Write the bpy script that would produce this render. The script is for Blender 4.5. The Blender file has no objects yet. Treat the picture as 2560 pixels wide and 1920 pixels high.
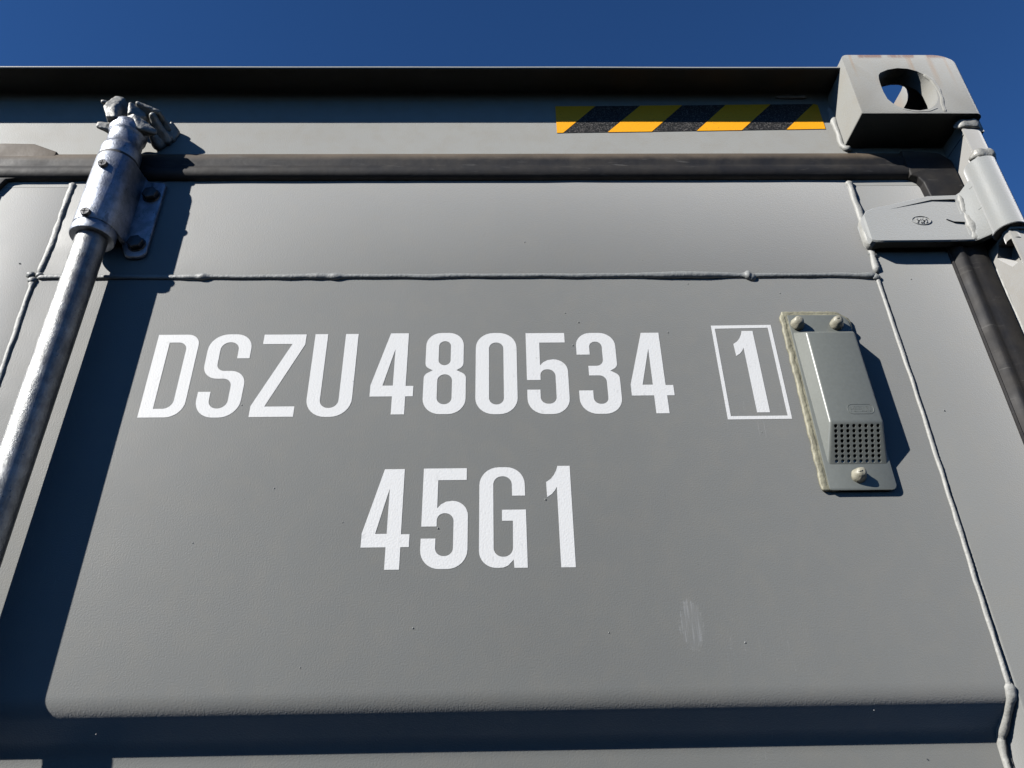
import bpy, bmesh, math, random
from mathutils import Vector, Matrix, noise
random.seed(7)
sc = bpy.context.scene
col = sc.collection

# ------------------------------------------------------------ camera, sky, sun
EYE = 2.008                       # height of the camera above the ground (m)
cam_d = bpy.data.cameras.new('camera')
cam_d.sensor_width = 36.0
cam_d.lens = 36.0 * 1834.0 / 2560.0
cam_d.clip_start = 0.01
cam_d.clip_end = 5000.0
cam = bpy.data.objects.new('camera', cam_d)
col.objects.link(cam)
R = Matrix(((0.9997804, 0.0074984, -0.0195677),
            (-0.0132773, -0.4957583, -0.868359),
            (-0.0162121, 0.8684282, -0.4955499)))
# columns of the rotation are the camera axes in the world
M = R.to_4x4()
M.translation = Vector((0.0, -0.705, EYE))
cam.matrix_world = M
sc.camera = cam

SUN = Vector((-1.54, -1.0, 1.07)).normalized()
SUN_EL = math.asin(SUN.z)
SUN_AZ = math.atan2(SUN.x, SUN.y) % (2 * math.pi)
world = bpy.data.worlds.new('World')
sc.world = world
world.use_nodes = True
wn = world.node_tree
sky = wn.nodes.new('ShaderNodeTexSky')
sky.sky_type = 'NISHITA'
sky.sun_disc = False
sky.sun_elevation = SUN_EL
sky.sun_rotation = SUN_AZ
sky.altitude = 2500.0
sky.air_density = 0.9
sky.dust_density = 0.0
sky.ozone_density = 10.0
sat = wn.nodes.new('ShaderNodeHueSaturation')      # the deep clear blue of the day, the same over the whole sky
sat.inputs['Saturation'].default_value = 1.05
sat.inputs['Value'].default_value = 1.0
wn.links.new(sky.outputs[0], sat.inputs['Color'])
wn.links.new(sat.outputs[0], wn.nodes['Background'].inputs[0])
wn.nodes['Background'].inputs[1].default_value = 0.055

sun_d = bpy.data.lights.new('sun', 'SUN')
sun_d.energy = 4.8
sun_d.angle = math.radians(0.5)
sun_d.color = (1.0, 0.965, 0.91)
sun = bpy.data.objects.new('sun', sun_d)
col.objects.link(sun)
sun.rotation_euler = SUN.to_track_quat('Z', 'Y').to_euler()
sun.location = (-6, -4, 8)

sc.view_settings.view_transform = 'Standard'
sc.view_settings.look = 'None'
sc.view_settings.gamma = 1.0
sc.view_settings.exposure = 1.28
sc.cycles.diffuse_bounces = 0        # direct sun and sky only: the photograph's shadows are almost black
sc.render.resolution_x = 1024
sc.render.resolution_y = 768


# ------------------------------------------------------------ materials
class NB:
    def __init__(s, name):
        s.m = bpy.data.materials.new(name)
        s.m.use_nodes = True
        s.nt = s.m.node_tree
        s.p = s.nt.nodes['Principled BSDF']
        s.tc = s.nt.nodes.new('ShaderNodeTexCoord').outputs['Object']

    def new(s, t, **k):
        n = s.nt.nodes.new(t)
        for a, b in k.items():
            setattr(n, a, b)
        return n

    def link(s, a, b):
        s.nt.links.new(a, b)

    def mapped(s, scale=(1, 1, 1), loc=(0, 0, 0), rot=(0, 0, 0)):
        n = s.new('ShaderNodeMapping')
        n.inputs['Scale'].default_value = scale
        n.inputs['Location'].default_value = loc
        n.inputs['Rotation'].default_value = rot
        s.link(s.tc, n.inputs[0])
        return n.outputs[0]

    def noise(s, scale, detail=2.0, rough=0.5, vec=None, dist=0.0):
        n = s.new('ShaderNodeTexNoise')
        n.inputs['Scale'].default_value = scale
        n.inputs['Detail'].default_value = detail
        n.inputs['Roughness'].default_value = rough
        n.inputs['Distortion'].default_value = dist
        s.link(vec if vec is not None else s.tc, n.inputs['Vector'])
        return n.outputs[0]

    def voro(s, scale, vec=None, feature='F1'):
        n = s.new('ShaderNodeTexVoronoi')
        n.feature = feature
        n.inputs['Scale'].default_value = scale
        s.link(vec if vec is not None else s.tc, n.inputs['Vector'])
        return n.outputs['Distance']

    def ramp(s, fac, stops):
        n = s.new('ShaderNodeValToRGB')
        e = n.color_ramp.elements
        while len(e) < len(stops):
            e.new(0.5)
        for i, (p, c) in enumerate(stops):
            e[i].position = p
            e[i].color = (c, c, c, 1) if not hasattr(c, '__len__') else (*c, 1)
        s.link(fac, n.inputs[0])
        return n.outputs[0]

    def mix(s, fac, a, b, mode='MIX'):
        n = s.new('ShaderNodeMix', data_type='RGBA', blend_type=mode)
        for v, i in ((fac, 0), (a, 6), (b, 7)):
            if hasattr(v, 'links'):
                s.link(v, n.inputs[i])
            elif i == 0:
                n.inputs[0].default_value = v
            else:
                n.inputs[i].default_value = (*v, 1)
        return n.outputs[2]

    def math(s, op, a, b=None, clamp=False):
        n = s.new('ShaderNodeMath', operation=op, use_clamp=clamp)
        for i, v in enumerate((a, b)):
            if v is None:
                continue
            if hasattr(v, 'links'):
                s.link(v, n.inputs[i])
            else:
                n.inputs[i].default_value = v
        return n.outputs[0]

    def bump(s, h, strength=0.3, dist=0.001, prev=None):
        n = s.new('ShaderNodeBump')
        n.inputs['Strength'].default_value = strength
        n.inputs['Distance'].default_value = dist
        s.link(h, n.inputs['Height'])
        if prev is not None:
            s.link(prev, n.inputs['Normal'])
        return n.outputs[0]

    def out(s, color=None, rough=None, normal=None, metal=None, spec=None):
        for v, k in ((color, 'Base Color'), (rough, 'Roughness'), (metal, 'Metallic'), (spec, 'Specular IOR Level')):
            if v is None:
                continue
            if hasattr(v, 'links'):
                s.link(v, s.p.inputs[k])
            elif hasattr(v, '__len__'):
                s.p.inputs[k].default_value = (*v, 1)
            else:
                s.p.inputs[k].default_value = v
        if normal is not None:
            s.link(normal, s.p.inputs['Normal'])
        return s.m


def paint(name, base, dirt=(0.15, 0.13, 0.095), dirt_amt=0.12, peel=1.0, rough=0.54, scuff=False, rust=False, specks=True, sheen=0.95):
    b = NB(name)
    big = b.noise(3.0, 3, 0.55)
    mid = b.noise(38.0, 4, 0.6)
    c = b.mix(b.ramp(big, [(0.35, 0.0), (0.7, 1.0)]), tuple(x * 0.95 for x in base), tuple(min(1, x * 1.05) for x in base))
    c = b.mix(b.math('MULTIPLY', b.ramp(mid, [(0.45, 0.0), (0.75, 1.0)]), dirt_amt), c, dirt)
    if specks:
        v = b.voro(85.0)
        gate = b.ramp(b.noise(21.0, 2), [(0.56, 0.0), (0.60, 1.0)])
        sp = b.math('MULTIPLY', b.ramp(v, [(0.035, 1.0), (0.06, 0.0)]), gate)
        dash = b.noise(1.0, 2, 0.6, vec=b.mapped((150, 1, 420), rot=(0, 0.25, 0)))
        dgate = b.ramp(b.noise(9.0, 2), [(0.50, 0.0), (0.60, 1.0)])
        dash = b.math('MULTIPLY', b.ramp(dash, [(0.70, 0.0), (0.74, 1.0)]), b.math('MULTIPLY', dgate, dirt_amt * 2.0))
        c = b.mix(dash, c, tuple(x * 0.45 for x in base))
        c = b.mix(b.math('MULTIPLY', sp, 0.45), c, tuple(x * 0.25 for x in base))
    rg = b.ramp(b.noise(14.0, 3), [(0.3, rough - 0.05), (0.7, rough + 0.06)])
    peel_h = b.noise(640.0, 1.5, 0.5)
    fine = b.noise(1300.0, 1, 0.5)
    h = b.math('ADD', peel_h, b.math('MULTIPLY', fine, 0.35))
    if scuff:
        # rubbed oval patch with vertical streaks on the lower right of the panel
        mp = b.mapped((1 / 0.012, 0.0, 1 / 0.0245), (-0.1795 / 0.012, 0, -(EYE + 0.142) / 0.0245))
        ln = b.new('ShaderNodeVectorMath', operation='LENGTH')
        b.link(mp, ln.inputs[0])
        edge = b.math('ADD', ln.outputs['Value'], b.math('MULTIPLY', b.math('SUBTRACT', b.noise(260.0, 3), 0.5), 0.9))
        mask = b.ramp(edge, [(0.80, 1.0), (1.0, 0.0)])
        st = b.noise(1.0, 3, 0.6, vec=b.mapped((700, 1, 26)))
        streak = b.math('MULTIPLY', mask, b.ramp(st, [(0.48, 0.0), (0.62, 1.0)]))
        c = b.mix(b.math('ADD', b.math('MULTIPLY', streak, 0.30), b.math('MULTIPLY', mask, 0.05)), c, (0.20,0.205,0.21))
        # long hairline scratches
        s2 = b.noise(1.0, 0, 0.5, vec=b.mapped((240, 1, 5.0), rot=(0, 0.32, 0)))
        hair = b.math('MULTIPLY', b.ramp(s2, [(0.498, 0.0), (0.50, 1.0), (0.502, 0.0)]), b.ramp(b.noise(6.0, 2), [(0.62, 0.0), (0.66, 1.0)]))
        c = b.mix(b.math('MULTIPLY', hair, 0.20), c, (0.3, 0.3, 0.3))
        h = b.math('MULTIPLY', h, b.math('SUBTRACT', 1.0, b.math('MULTIPLY', mask, 0.45)))
    if rust:
        sep = b.new('ShaderNodeSeparateXYZ')
        b.link(b.tc, sep.inputs[0])
        z = sep.outputs[2]
        top = b.ramp(b.math('MULTIPLY', b.math('SUBTRACT', z, EYE + 0.8795), 200.0), [(0.0, 0.0), (0.9, 1.0)])
        patch = b.ramp(b.noise(26.0, 3, vec=b.mapped((1, 0.4, 0.2))), [(0.52, 0.0), (0.55, 1.0)])
        rf = b.math('MULTIPLY', top, patch)
        run = b.noise(1.0, 2, 0.5, vec=b.mapped((75, 20, 4.5)))
        runs = b.math('MULTIPLY', b.ramp(run, [(0.56, 0.0), (0.72, 1.0)]),
                      b.ramp(b.math('MULTIPLY', b.math('SUBTRACT', z, EYE + 0.80), 11.0), [(0.1, 0.0), (0.9, 1.0)]))
        c = b.mix(b.math('MULTIPLY', runs, 0.75), c, (0.16, 0.09, 0.035))
        c = b.mix(rf, c, (0.085, 0.028, 0.010))
    n = b.bump(h, 0.27 * peel, 0.0009)
    # sheen added to put in the brightness gradient: paler at a flat viewing angle
    b.p.inputs['Sheen Weight'].default_value = sheen
    b.p.inputs['Sheen Roughness'].default_value = 0.5
    return b.out(c, rg, n, spec=0.15)


GREY = (0.082, 0.0855, 0.0815)
MP = paint('panel_paint', GREY, scuff=True)
MF = paint('frame_paint', (0.104, 0.107, 0.102), peel=0.9)  # same paint as the panel; the brighter top and right are put into the colour
MH = paint('header_paint', (0.185, 0.186, 0.172), dirt_amt=0.30, peel=0.9, sheen=0.45)
MC = paint('casting_paint', (0.172, 0.171, 0.155), dirt_amt=0.30, peel=1.7, rust=True, sheen=0.45)
MPOST = paint('post_paint', (0.165, 0.162, 0.150), dirt=(0.12, 0.095, 0.065), dirt_amt=0.35, peel=0.8)
MHINGE = paint('hinge_paint', (0.150, 0.156, 0.152), dirt_amt=0.10, peel=1.2, rough=0.50)


def weld_material(name, base, rough=0.36):
    b = NB(name)
    c = b.mix(b.ramp(b.noise(120, 3), [(0.4, 0.0), (0.7, 1.0)]), base, tuple(x * 1.15 for x in base))
    n = b.bump(b.noise(230, 3, 0.6), 0.45, 0.0016)
    return b.out(c, rough, n)


MW = weld_material('weld_paint', (0.128, 0.133, 0.129), 0.55)
MWP = weld_material('pale_weld_paint', (0.190, 0.190, 0.177), 0.6)


def decal(name, base, lo, amt, sc1=420, grain=0.6):
    b = NB(name)
    f = b.ramp(b.noise(sc1, 4, 0.7), [(grain, 0.0), (grain + 0.08, 1.0)])
    c = b.mix(b.math('MULTIPLY', f, amt), base, lo)
    scr = b.noise(1.0, 2, vec=b.mapped((160, 1, 90), rot=(0, 0.8, 0)))
    c = b.mix(b.math('MULTIPLY', b.ramp(scr, [(0.66, 0.0), (0.70, 1.0)]), 0.20), c, tuple(x * 0.5 for x in base))
    n = b.bump(b.noise(520, 1.5), 0.22, 0.0009)
    return b.out(c, 0.5, n, spec=0.3)


MWHITE = decal('white_vinyl', (0.445, 0.447, 0.44), (0.36, 0.36, 0.35), 0.6)
MYEL = decal('yellow_film', (0.62, 0.27, 0.006), (0.24, 0.115, 0.02), 0.75, 330, 0.61)
MBLK = decal('black_film', (0.008, 0.008, 0.0075), (0.14, 0.13, 0.12), 0.6, 520, 0.52)


def rubber():
    b = NB('gasket_rubber')
    sep = b.new('ShaderNodeSeparateXYZ')
    b.link(b.tc, sep.inputs[0])
    c = b.mix(b.ramp(b.noise(45, 4), [(0.35, 0.0), (0.75, 1.0)]), (0.007, 0.007, 0.008), (0.018, 0.016, 0.014))
    # settled brown dust on the upper lip
    z = b.math('MULTIPLY', b.math('SUBTRACT', sep.outputs[2], EYE + 0.737), 60.0)
    dust = b.math('MULTIPLY', b.ramp(b.math('ADD', z, b.math('MULTIPLY', b.noise(60, 4), 0.5)), [(0.35, 0.0), (1.0, 1.0)]),
                  b.ramp(b.noise(4.0, 3), [(0.30, 0.35), (0.6, 1.0)]))
    c = b.mix(b.math('MULTIPLY', dust, 0.8), c, (0.090, 0.070, 0.050))
    wisp = b.noise(1.0, 4, 0.65, vec=b.mapped((22, 20, 160)), dist=1.2)
    c = b.mix(b.math('MULTIPLY', b.ramp(wisp, [(0.60, 0.0), (0.72, 1.0)]), 0.35), c, (0.09, 0.087, 0.08))
    n = b.bump(b.noise(150, 3), 0.25, 0.001)
    return b.out(c, b.ramp(b.noise(30, 3), [(0.3, 0.58), (0.7, 0.75)]), n, spec=0.25)


MRUB = rubber()


def galv(name, base, rough, bias=0.0):
    b = NB(name)
    sp = b.ramp(b.noise(60, 4, 0.65), [(0.38, 0.0), (0.66, 1.0)])
    c = b.mix(sp, tuple(x * 0.55 for x in base), base)
    stn = b.noise(1.0, 4, 0.7, vec=b.mapped((130, 130, 40)))
    c = b.mix(b.math('MULTIPLY', b.ramp(stn, [(0.60, 0.0), (0.67, 1.0)]), 0.55), c, (0.05, 0.055, 0.06))
    pit = b.math('MULTIPLY', b.ramp(b.voro(190), [(0.10, 1.0), (0.16, 0.0)]), b.ramp(b.noise(28, 2), [(0.50, 0.0), (0.56, 1.0)]))
    c = b.mix(b.math('MULTIPLY', pit, 0.7), c, (0.03, 0.03, 0.035))
    r = b.ramp(b.noise(110, 4, 0.7), [(0.3, rough - 0.10), (0.7, rough + 0.12)])
    n = b.bump(b.noise(480, 5, 0.75), 0.60, 0.0010)
    n = b.bump(b.noise(45, 2), 0.06, 0.0016, n)
    return b.out(c, r, n, metal=0.85)


MROD = galv('galvanised_rod', (0.205, 0.208, 0.205), 0.37)
MBRK = galv('galvanised_bracket', (0.27, 0.29, 0.33), 0.40)


def simple(name, base, rough, bsc=200, bst=0.3, metal=0.0, var=0.25, dist=0.001):
    b = NB(name)
    c = b.mix(b.ramp(b.noise(bsc * 0.4, 3), [(0.35, 0.0), (0.7, 1.0)]), tuple(x * (1 - var) for x in base), tuple(min(1, x * (1 + var)) for x in base))
    return b.out(c, rough, b.bump(b.noise(bsc, 3), bst, dist), metal=metal)


MCAST = simple('cast_cam_steel', (0.20, 0.198, 0.182), 0.52, 260, 0.7, 0.25, 0.22, 0.0012)
MBOLT = simple('dark_bolt', (0.030, 0.030, 0.032), 0.42, 300, 0.4, 0.3)
MPLAST = simple('vent_plastic', (0.096, 0.102, 0.092), 0.38, 700, 0.05, 0.0, 0.04)
MSEAL = simple('dirty_sealant', (0.150, 0.142, 0.098), 0.6, 190, 0.8, 0.0, 0.22, 0.0012)
MPLUG = simple('sealant_blob', (0.190, 0.180, 0.138), 0.5, 150, 0.6, 0.0, 0.15, 0.0016)
MDARK = simple('dark_liner', (0.02, 0.02, 0.02), 0.7)
MASPH = simple('asphalt', (0.028, 0.0265, 0.025), 0.85, 60, 0.5, 0.0, 0.25, 0.01)


# ------------------------------------------------------------ helpers
def up(v):
    """builder coordinates have z measured from the camera height"""
    return Vector((v[0], v[1], v[2] + EYE))


def finish(bm, name, mat, parent=None, smooth=0.6, shift=True, loc=None):
    bmesh.ops.remove_doubles(bm, verts=bm.verts, dist=1e-7)
    bmesh.ops.recalc_face_normals(bm, faces=bm.faces)
    if shift:
        for v in bm.verts:
            v.co.z += EYE
    me = bpy.data.meshes.new(name)
    bm.to_mesh(me)
    bm.free()
    me.materials.append(mat)
    o = bpy.data.objects.new(name, me)
    col.objects.link(o)
    if parent is not None:
        o.parent = parent
    if loc is not None:
        o.location = up(loc)
    if smooth:
        me.shade_smooth()
        me.set_sharp_from_angle(angle=smooth)
    return o


def bake(o):
    dg = bpy.context.evaluated_depsgraph_get()
    dg.update()
    me = bpy.data.meshes.new_from_object(o.evaluated_get(dg))
    o.modifiers.clear()
    old = o.data
    o.data = me
    bpy.data.meshes.remove(old)
    return o


def boolean(o, cutters, smooth=0.6):
    for c in cutters:
        m = o.modifiers.new('cut', 'BOOLEAN')
        m.operation = 'DIFFERENCE'
        m.solver = 'EXACT'
        m.object = c
    bake(o)
    for c in cutters:
        me = c.data
        bpy.data.objects.remove(c)
        bpy.data.meshes.remove(me)
    o.data.shade_smooth()
    o.data.set_sharp_from_angle(angle=smooth)
    return o


def box_bm(x0, x1, y0, y1, z0, z1, bev=0.0, seg=2, bm=None):
    own = bm is None
    bm = bm or bmesh.new()
    vs = [bm.verts.new((x, y, z)) for x in (x0, x1) for y in (y0, y1) for z in (z0, z1)]
    fs = [(0, 1, 3, 2), (4, 6, 7, 5), (0, 4, 5, 1), (2, 3, 7, 6), (0, 2, 6, 4), (1, 5, 7, 3)]
    for f in fs:
        bm.faces.new([vs[i] for i in f])
    if bev:
        bmesh.ops.recalc_face_normals(bm, faces=bm.faces)
        bmesh.ops.bevel(bm, geom=list(bm.edges), offset=bev, segments=seg, profile=0.5, affect='EDGES')
    return bm


def round_poly(pts, n=6):
    """pts: (a, b) or (a, b, radius); returns the outline with its corners rounded"""
    out = []
    N = len(pts)
    for i in range(N):
        p = Vector(pts[i][:2])
        r = pts[i][2] if len(pts[i]) > 2 else 0
        if not r:
            out.append(p)
            continue
        a = Vector(pts[i - 1][:2]) - p
        c = Vector(pts[(i + 1) % N][:2]) - p
        ang = a.angle(c)
        t = min(r / math.tan(ang / 2), a.length * 0.98, c.length * 0.98)
        ra = t * math.tan(ang / 2)
        A = p + a.normalized() * t
        C = p + c.normalized() * t
        bis = (a.normalized() + c.normalized()).normalized()
        O = p + bis * math.hypot(t, ra)
        a0 = math.atan2(A.y - O.y, A.x - O.x)
        a1 = math.atan2(C.y - O.y, C.x - O.x)
        d = (a1 - a0 + math.pi) % (2 * math.pi) - math.pi
        for k in range(n + 1):
            t_ = a0 + d * k / n
            out.append(O + Vector((math.cos(t_), math.sin(t_))) * ra)
    return out


def prism(poly, axis, lo, hi, bev=0.0, seg=2, bev_all=False):
    """closed outline extruded along an axis. axis 'y': outline is (x, z); 'z': (x, y); 'x': (y, z)"""
    bm = bmesh.new()

    def mk(p, t):
        return {'y': (p[0], t, p[1]), 'z': (p[0], p[1], t), 'x': (t, p[0], p[1])}[axis]
    a = [bm.verts.new(mk(p, lo)) for p in poly]
    b = [bm.verts.new(mk(p, hi)) for p in poly]
    n = len(poly)
    fa = bm.faces.new(a)
    fb = bm.faces.new(b)
    for i in range(n):
        bm.faces.new((a[i], a[(i + 1) % n], b[(i + 1) % n], b[i]))
    bmesh.ops.recalc_face_normals(bm, faces=bm.faces)
    if bev:
        es = list(bm.edges) if bev_all else list({e for f in (fa, fb) for e in f.edges})
        bmesh.ops.bevel(bm, geom=es, offset=bev, segments=seg, profile=0.5, affect='EDGES')
    return bm


def lathe(prof, cx, cy, n=48, bm=None, closed=True):
    """prof: list of (radius, z)"""
    bm = bm or bmesh.new()
    rings = []
    for r, z in prof:
        rings.append([bm.verts.new((cx + r * math.cos(2 * math.pi * k / n), cy + r * math.sin(2 * math.pi * k / n), z)) for k in range(n)])
    for A, B in zip(rings, rings[1:]):
        for k in range(n):
            bm.faces.new((A[k], A[(k + 1) % n], B[(k + 1) % n], B[k]))
    if closed:
        bm.faces.new(rings[0])
        bm.faces.new(rings[-1])
    return bm


def hull(spheres, bm=None, sub=2):
    """convex hull of little spheres (x, y, z, r), for cast lumps"""
    t = bmesh.new()
    for (x, y, z, r) in spheres:
        bmesh.ops.create_icosphere(t, subdivisions=sub, radius=r, matrix=Matrix.Translation((x, y, z)))
    res = bmesh.ops.convex_hull(t, input=list(t.verts))
    bmesh.ops.delete(t, geom=[g for g in res['geom_interior'] if isinstance(g, bmesh.types.BMVert)], context='VERTS')
    if bm is None:
        return t
    me = bpy.data.meshes.new('t')
    t.to_mesh(me)
    t.free()
    bm.from_mesh(me)
    bpy.data.meshes.remove(me)
    return bm


def bead(path, w, h, name, mat, parent, seed=0, amp=0.25, step=0.0022, normal=(0, -1, 0), lumps=(), freq=90.0, nseg=10):
    """a weld bead: lumpy half-round ridge along a path, seated on a surface. lumps: (distance, extra, length)"""
    P = [Vector(p) for p in path]
    L = [0.0]
    for a, b in zip(P, P[1:]):
        L.append(L[-1] + (b - a).length)
    tot = L[-1]
    n = max(4, int(tot / step))
    bm = bmesh.new()
    rings = []
    nrm0 = Vector(normal).normalized()
    for i in range(n + 1):
        s = tot * i / n
        k = 0
        while k < len(L) - 2 and s > L[k + 1]:
            k += 1
        f = (s - L[k]) / max(1e-9, L[k + 1] - L[k])
        c = P[k].lerp(P[k + 1], f)
        t = (P[k + 1] - P[k]).normalized()
        nrm = (nrm0 - t * nrm0.dot(t)).normalized()
        side = t.cross(nrm).normalized()
        q = noise.noise(Vector((s * freq, seed * 7.3, 0))) * amp
        q2 = noise.noise(Vector((s * freq * 0.35, seed * 3.1, 5.0))) * amp * 1.3
        ripple = 0.05 * math.sin(s * 2 * math.pi / 0.0045 + seed)
        ex = sum(e * math.exp(-((s - d) / l) ** 2) for d, e, l in lumps)
        endf = min(1.0, 0.35 + min(s, tot - s) / (w * 0.8))
        W = w * (1 + q + q2 + ex) * endf
        H = h * (1 + q * 0.8 - q2 * 0.6 + ripple + ex * 0.9) * endf
        c = c + side * (noise.noise(Vector((s * freq * 0.5, 9.0, seed))) * w * 0.18)
        ring = []
        for j in range(nseg + 1):
            a = math.pi * j / nseg
            wob = 1 + 0.10 * noise.noise(Vector((s * 500, a * 2.0, seed)))
            ring.append(bm.verts.new(c + side * (math.cos(a) * W * 0.5) + nrm * (math.sin(a) ** 0.8 * H * wob - 0.0004 if 0 < j < nseg else -0.0012)))
        rings.append(ring)
    for A, B in zip(rings, rings[1:]):
        for j in range(nseg):
            bm.faces.new((A[j], A[j + 1], B[j + 1], B[j]))
    bm.faces.new(rings[0])
    bm.faces.new(rings[-1])
    return finish(bm, name, mat, parent, smooth=1.2)


# ------------------------------------------------------------ the ground
bm = bmesh.new()
bmesh.ops.create_grid(bm, x_segments=4, y_segments=4, size=400)
g = finish(bm, 'ground', MASPH, shift=False, smooth=0)
g['kind'] = 'structure'

# ------------------------------------------------------------ the container
box = bpy.data.objects.new('shipping_container', None)
col.objects.link(box)
box['label'] = 'grey steel shipping container with white lettering, vent and locking rod on its door'
box['category'] = 'shipping container'

# x of the door seams and edges, from the picture (m)
XL, XR = -0.5475, 0.4640          # weld seams of the door panel
XMID = -0.650                     # line between the two doors
TOPX0 = 2 * XMID - 0.4755
FLOOR = -EYE + 0.03
# --- door panel: pressed sheet with recesses
rec = [(0.555, 0.0), (0.0760, 0.0), (0.0462, 0.036), (-0.180, 0.036), (-0.212, 0.0), (-0.640, 0.0), (-0.672, 0.036),
       (-0.896, 0.036), (-0.928, 0.0), (-1.350, 0.0), (-1.382, 0.036), (-1.60, 0.036), (-1.632, 0.0), (FLOOR + 0.1, 0.0)]


def soft(prof, r=0.0125, n=7):
    out = [prof[0]]
    for i in range(1, len(prof) - 1):
        p = Vector(prof[i])
        a = (Vector(prof[i - 1]) - p).normalized()
        c = (Vector(prof[i + 1]) - p).normalized()
        A, C = p + a * r, p + c * r
        for k in range(n + 1):
            t = k / n
            out.append(tuple(A * (1 - t) ** 2 + p * 2 * t * (1 - t) + C * t * t))
    out.append(prof[-1])
    return out


def pressed(x0, x1, name, parent, mat, nx=24):
    bm = bmesh.new()
    pr = []
    sp = soft(rec)
    for a, b in zip(sp, sp[1:]):
        k = max(1, int(abs(a[0] - b[0]) / 0.06))
        pr += [(a[0] + (b[0] - a[0]) * i / k, a[1] + (b[1] - a[1]) * i / k) for i in range(k)]
    pr.append(sp[-1])
    cols = []
    for i in range(nx + 1):
        x = x0 + (x1 - x0) * i / nx
        # gentle oil-canning of the sheet
        cols.append([bm.verts.new((x, y + 0.0001 * noise.noise(Vector((x * 4, 0, z * 5))), z)) for z, y in pr])
    for A, B in zip(cols, cols[1:]):
        for j in range(len(pr) - 1):
            bm.faces.new((A[j], A[j + 1], B[j + 1], B[j]))
    o = finish(bm, name, mat, parent, smooth=0.9)
    for p in o.data.polygons:
        pass
    return o


door = pressed(XL, XR, 'door_panel', box, MP)
# frame members of the right-hand door
bm = box_bm(XR + 0.0015, 0.575, 0.0002, 0.05, FLOOR, 0.722, 0.0028, 3)
finish(bm, 'door_stile', MF, door)
bm = box_bm(-0.6405, XL - 0.0015, 0.0002, 0.05, FLOOR, 0.722, 0.0028, 3)
finish(bm, 'door_stile', MF, door)
bm = box_bm(XL, XR, -0.0003, 0.05, 0.5535, 0.722, 0.0018, 3)
finish(bm, 'top_rail', MF, door)
bm = box_bm(XL, XR, 0.0002, 0.05, FLOOR, FLOOR + 0.11, 0.0018, 3)
finish(bm, 'bottom_rail', MF, door)

# weld beads of the right-hand door
bead([(XL - 0.001, 0, 0.553), (-0.35, 0, 0.5525), (-0.05, 0, 0.5522), (0.20, 0, 0.5518), (XR - 0.002, 0, 0.5505)], 0.0066, 0.0036,
     'weld_bead', MW, door, 1, 0.10,
     lumps=[(0.197, 0.55, 0.006), (0.18, 0.25, 0.012), (0.355, 0.5, 0.007), (0.335, 0.35, 0.012), (0.30, 0.2, 0.02), (0.76, 0.45, 0.035), (0.80, 0.35, 0.03),
            (0.853, 1.0, 0.0035), (1.0, 0.3, 0.01)], freq=45)
bead([(-0.5490, 0, 0.7085), (-0.5475, 0, 0.65), (-0.5465, 0, 0.600), (-0.5480, 0, 0.5585)], 0.0078, 0.0030, 'weld_bead', MWP, door, 2, 0.25, lumps=[(0.005, 0.3, 0.004)])
bead([(-0.5520, 0, 0.5485), (-0.5490, 0, 0.46), (-0.5465, 0, 0.36), (-0.547, 0, 0.20), (-0.548, 0, 0.078), (-0.549, 0.036, 0.044), (-0.549, 0.036, -0.178), (-0.549, 0, -0.212),
      (-0.549, 0, -0.638)], 0.0066, 0.0026, 'weld_bead', MWP, door, 3, 0.25, lumps=[(0.004, 0.4, 0.004)])
bead([(0.4655, 0, 0.7080), (0.4672, 0, 0.655), (0.4670, 0, 0.61), (0.4640, 0, 0.555)], 0.0085, 0.0042, 'weld_bead', MWP, door, 4, 0.25, lumps=[(0.004, 0.35, 0.004)])
bead([(0.4625, 0, 0.5475), (0.4635, 0, 0.40), (0.4622, 0, 0.25), (0.4605, 0, 0.15), (0.4600, 0, 0.082)], 0.0046, 0.0024, 'weld_bead', MWP, door, 5, 0.12)
bead([(0.4605, 0.0, 0.088), (0.4600, 0.002, 0.074), (0.4585, 0.033, 0.046), (0.4575, 0.036, 0.03), (0.4575, 0.036, -0.178), (0.460, 0.0, -0.212), (0.460, 0, -0.638)],
     0.0076, 0.0036, 'weld_bead', MWP, door, 6, 0.25, lumps=[(0.004, 0.25, 0.006), (0.048, 0.45, 0.008)])
bead([(0.190, 0, 0.5580), (0.25, 0, 0.5585), (0.300, 0, 0.5575)], 0.0120, 0.0006, 'weld_smear', MF, door, 31, 0.35, freq=60)
bead([(-0.245, 0, 0.5575), (-0.215, 0, 0.5580), (-0.185, 0, 0.5570)], 0.0090, 0.0006, 'weld_smear', MF, door, 32, 0.35, freq=60)
# knots where the beads meet
for (x, z, r) in [(-0.5572, 0.5575, 0.0052), (-0.5525, 0.5490, 0.0056), (-0.5468, 0.5570, 0.0046), (0.4612, 0.5475, 0.0054)]:
    kb = bmesh.new()
    bmesh.ops.create_icosphere(kb, subdivisions=3, radius=r, matrix=Matrix.Translation((x, 0, z)) @ Matrix.Diagonal((1.0, 0.75, 0.85, 1)))
    for v in kb.verts:
        v.co += Vector((1, 0.5, 1)) * 0.0006 * noise.noise(v.co * 300)
    finish(kb, 'weld_knot', MW, door, smooth=1.2)
# round drop of weld metal on the long seam
kb = bmesh.new()
bmesh.ops.create_icosphere(kb, subdivisions=3, radius=0.0062, matrix=Matrix.Translation((0.3085, 0.0006, 0.5490)) @ Matrix.Diagonal((1, 0.8, 1, 1)))
finish(kb, 'weld_drop', MW, door, smooth=1.2)
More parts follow.
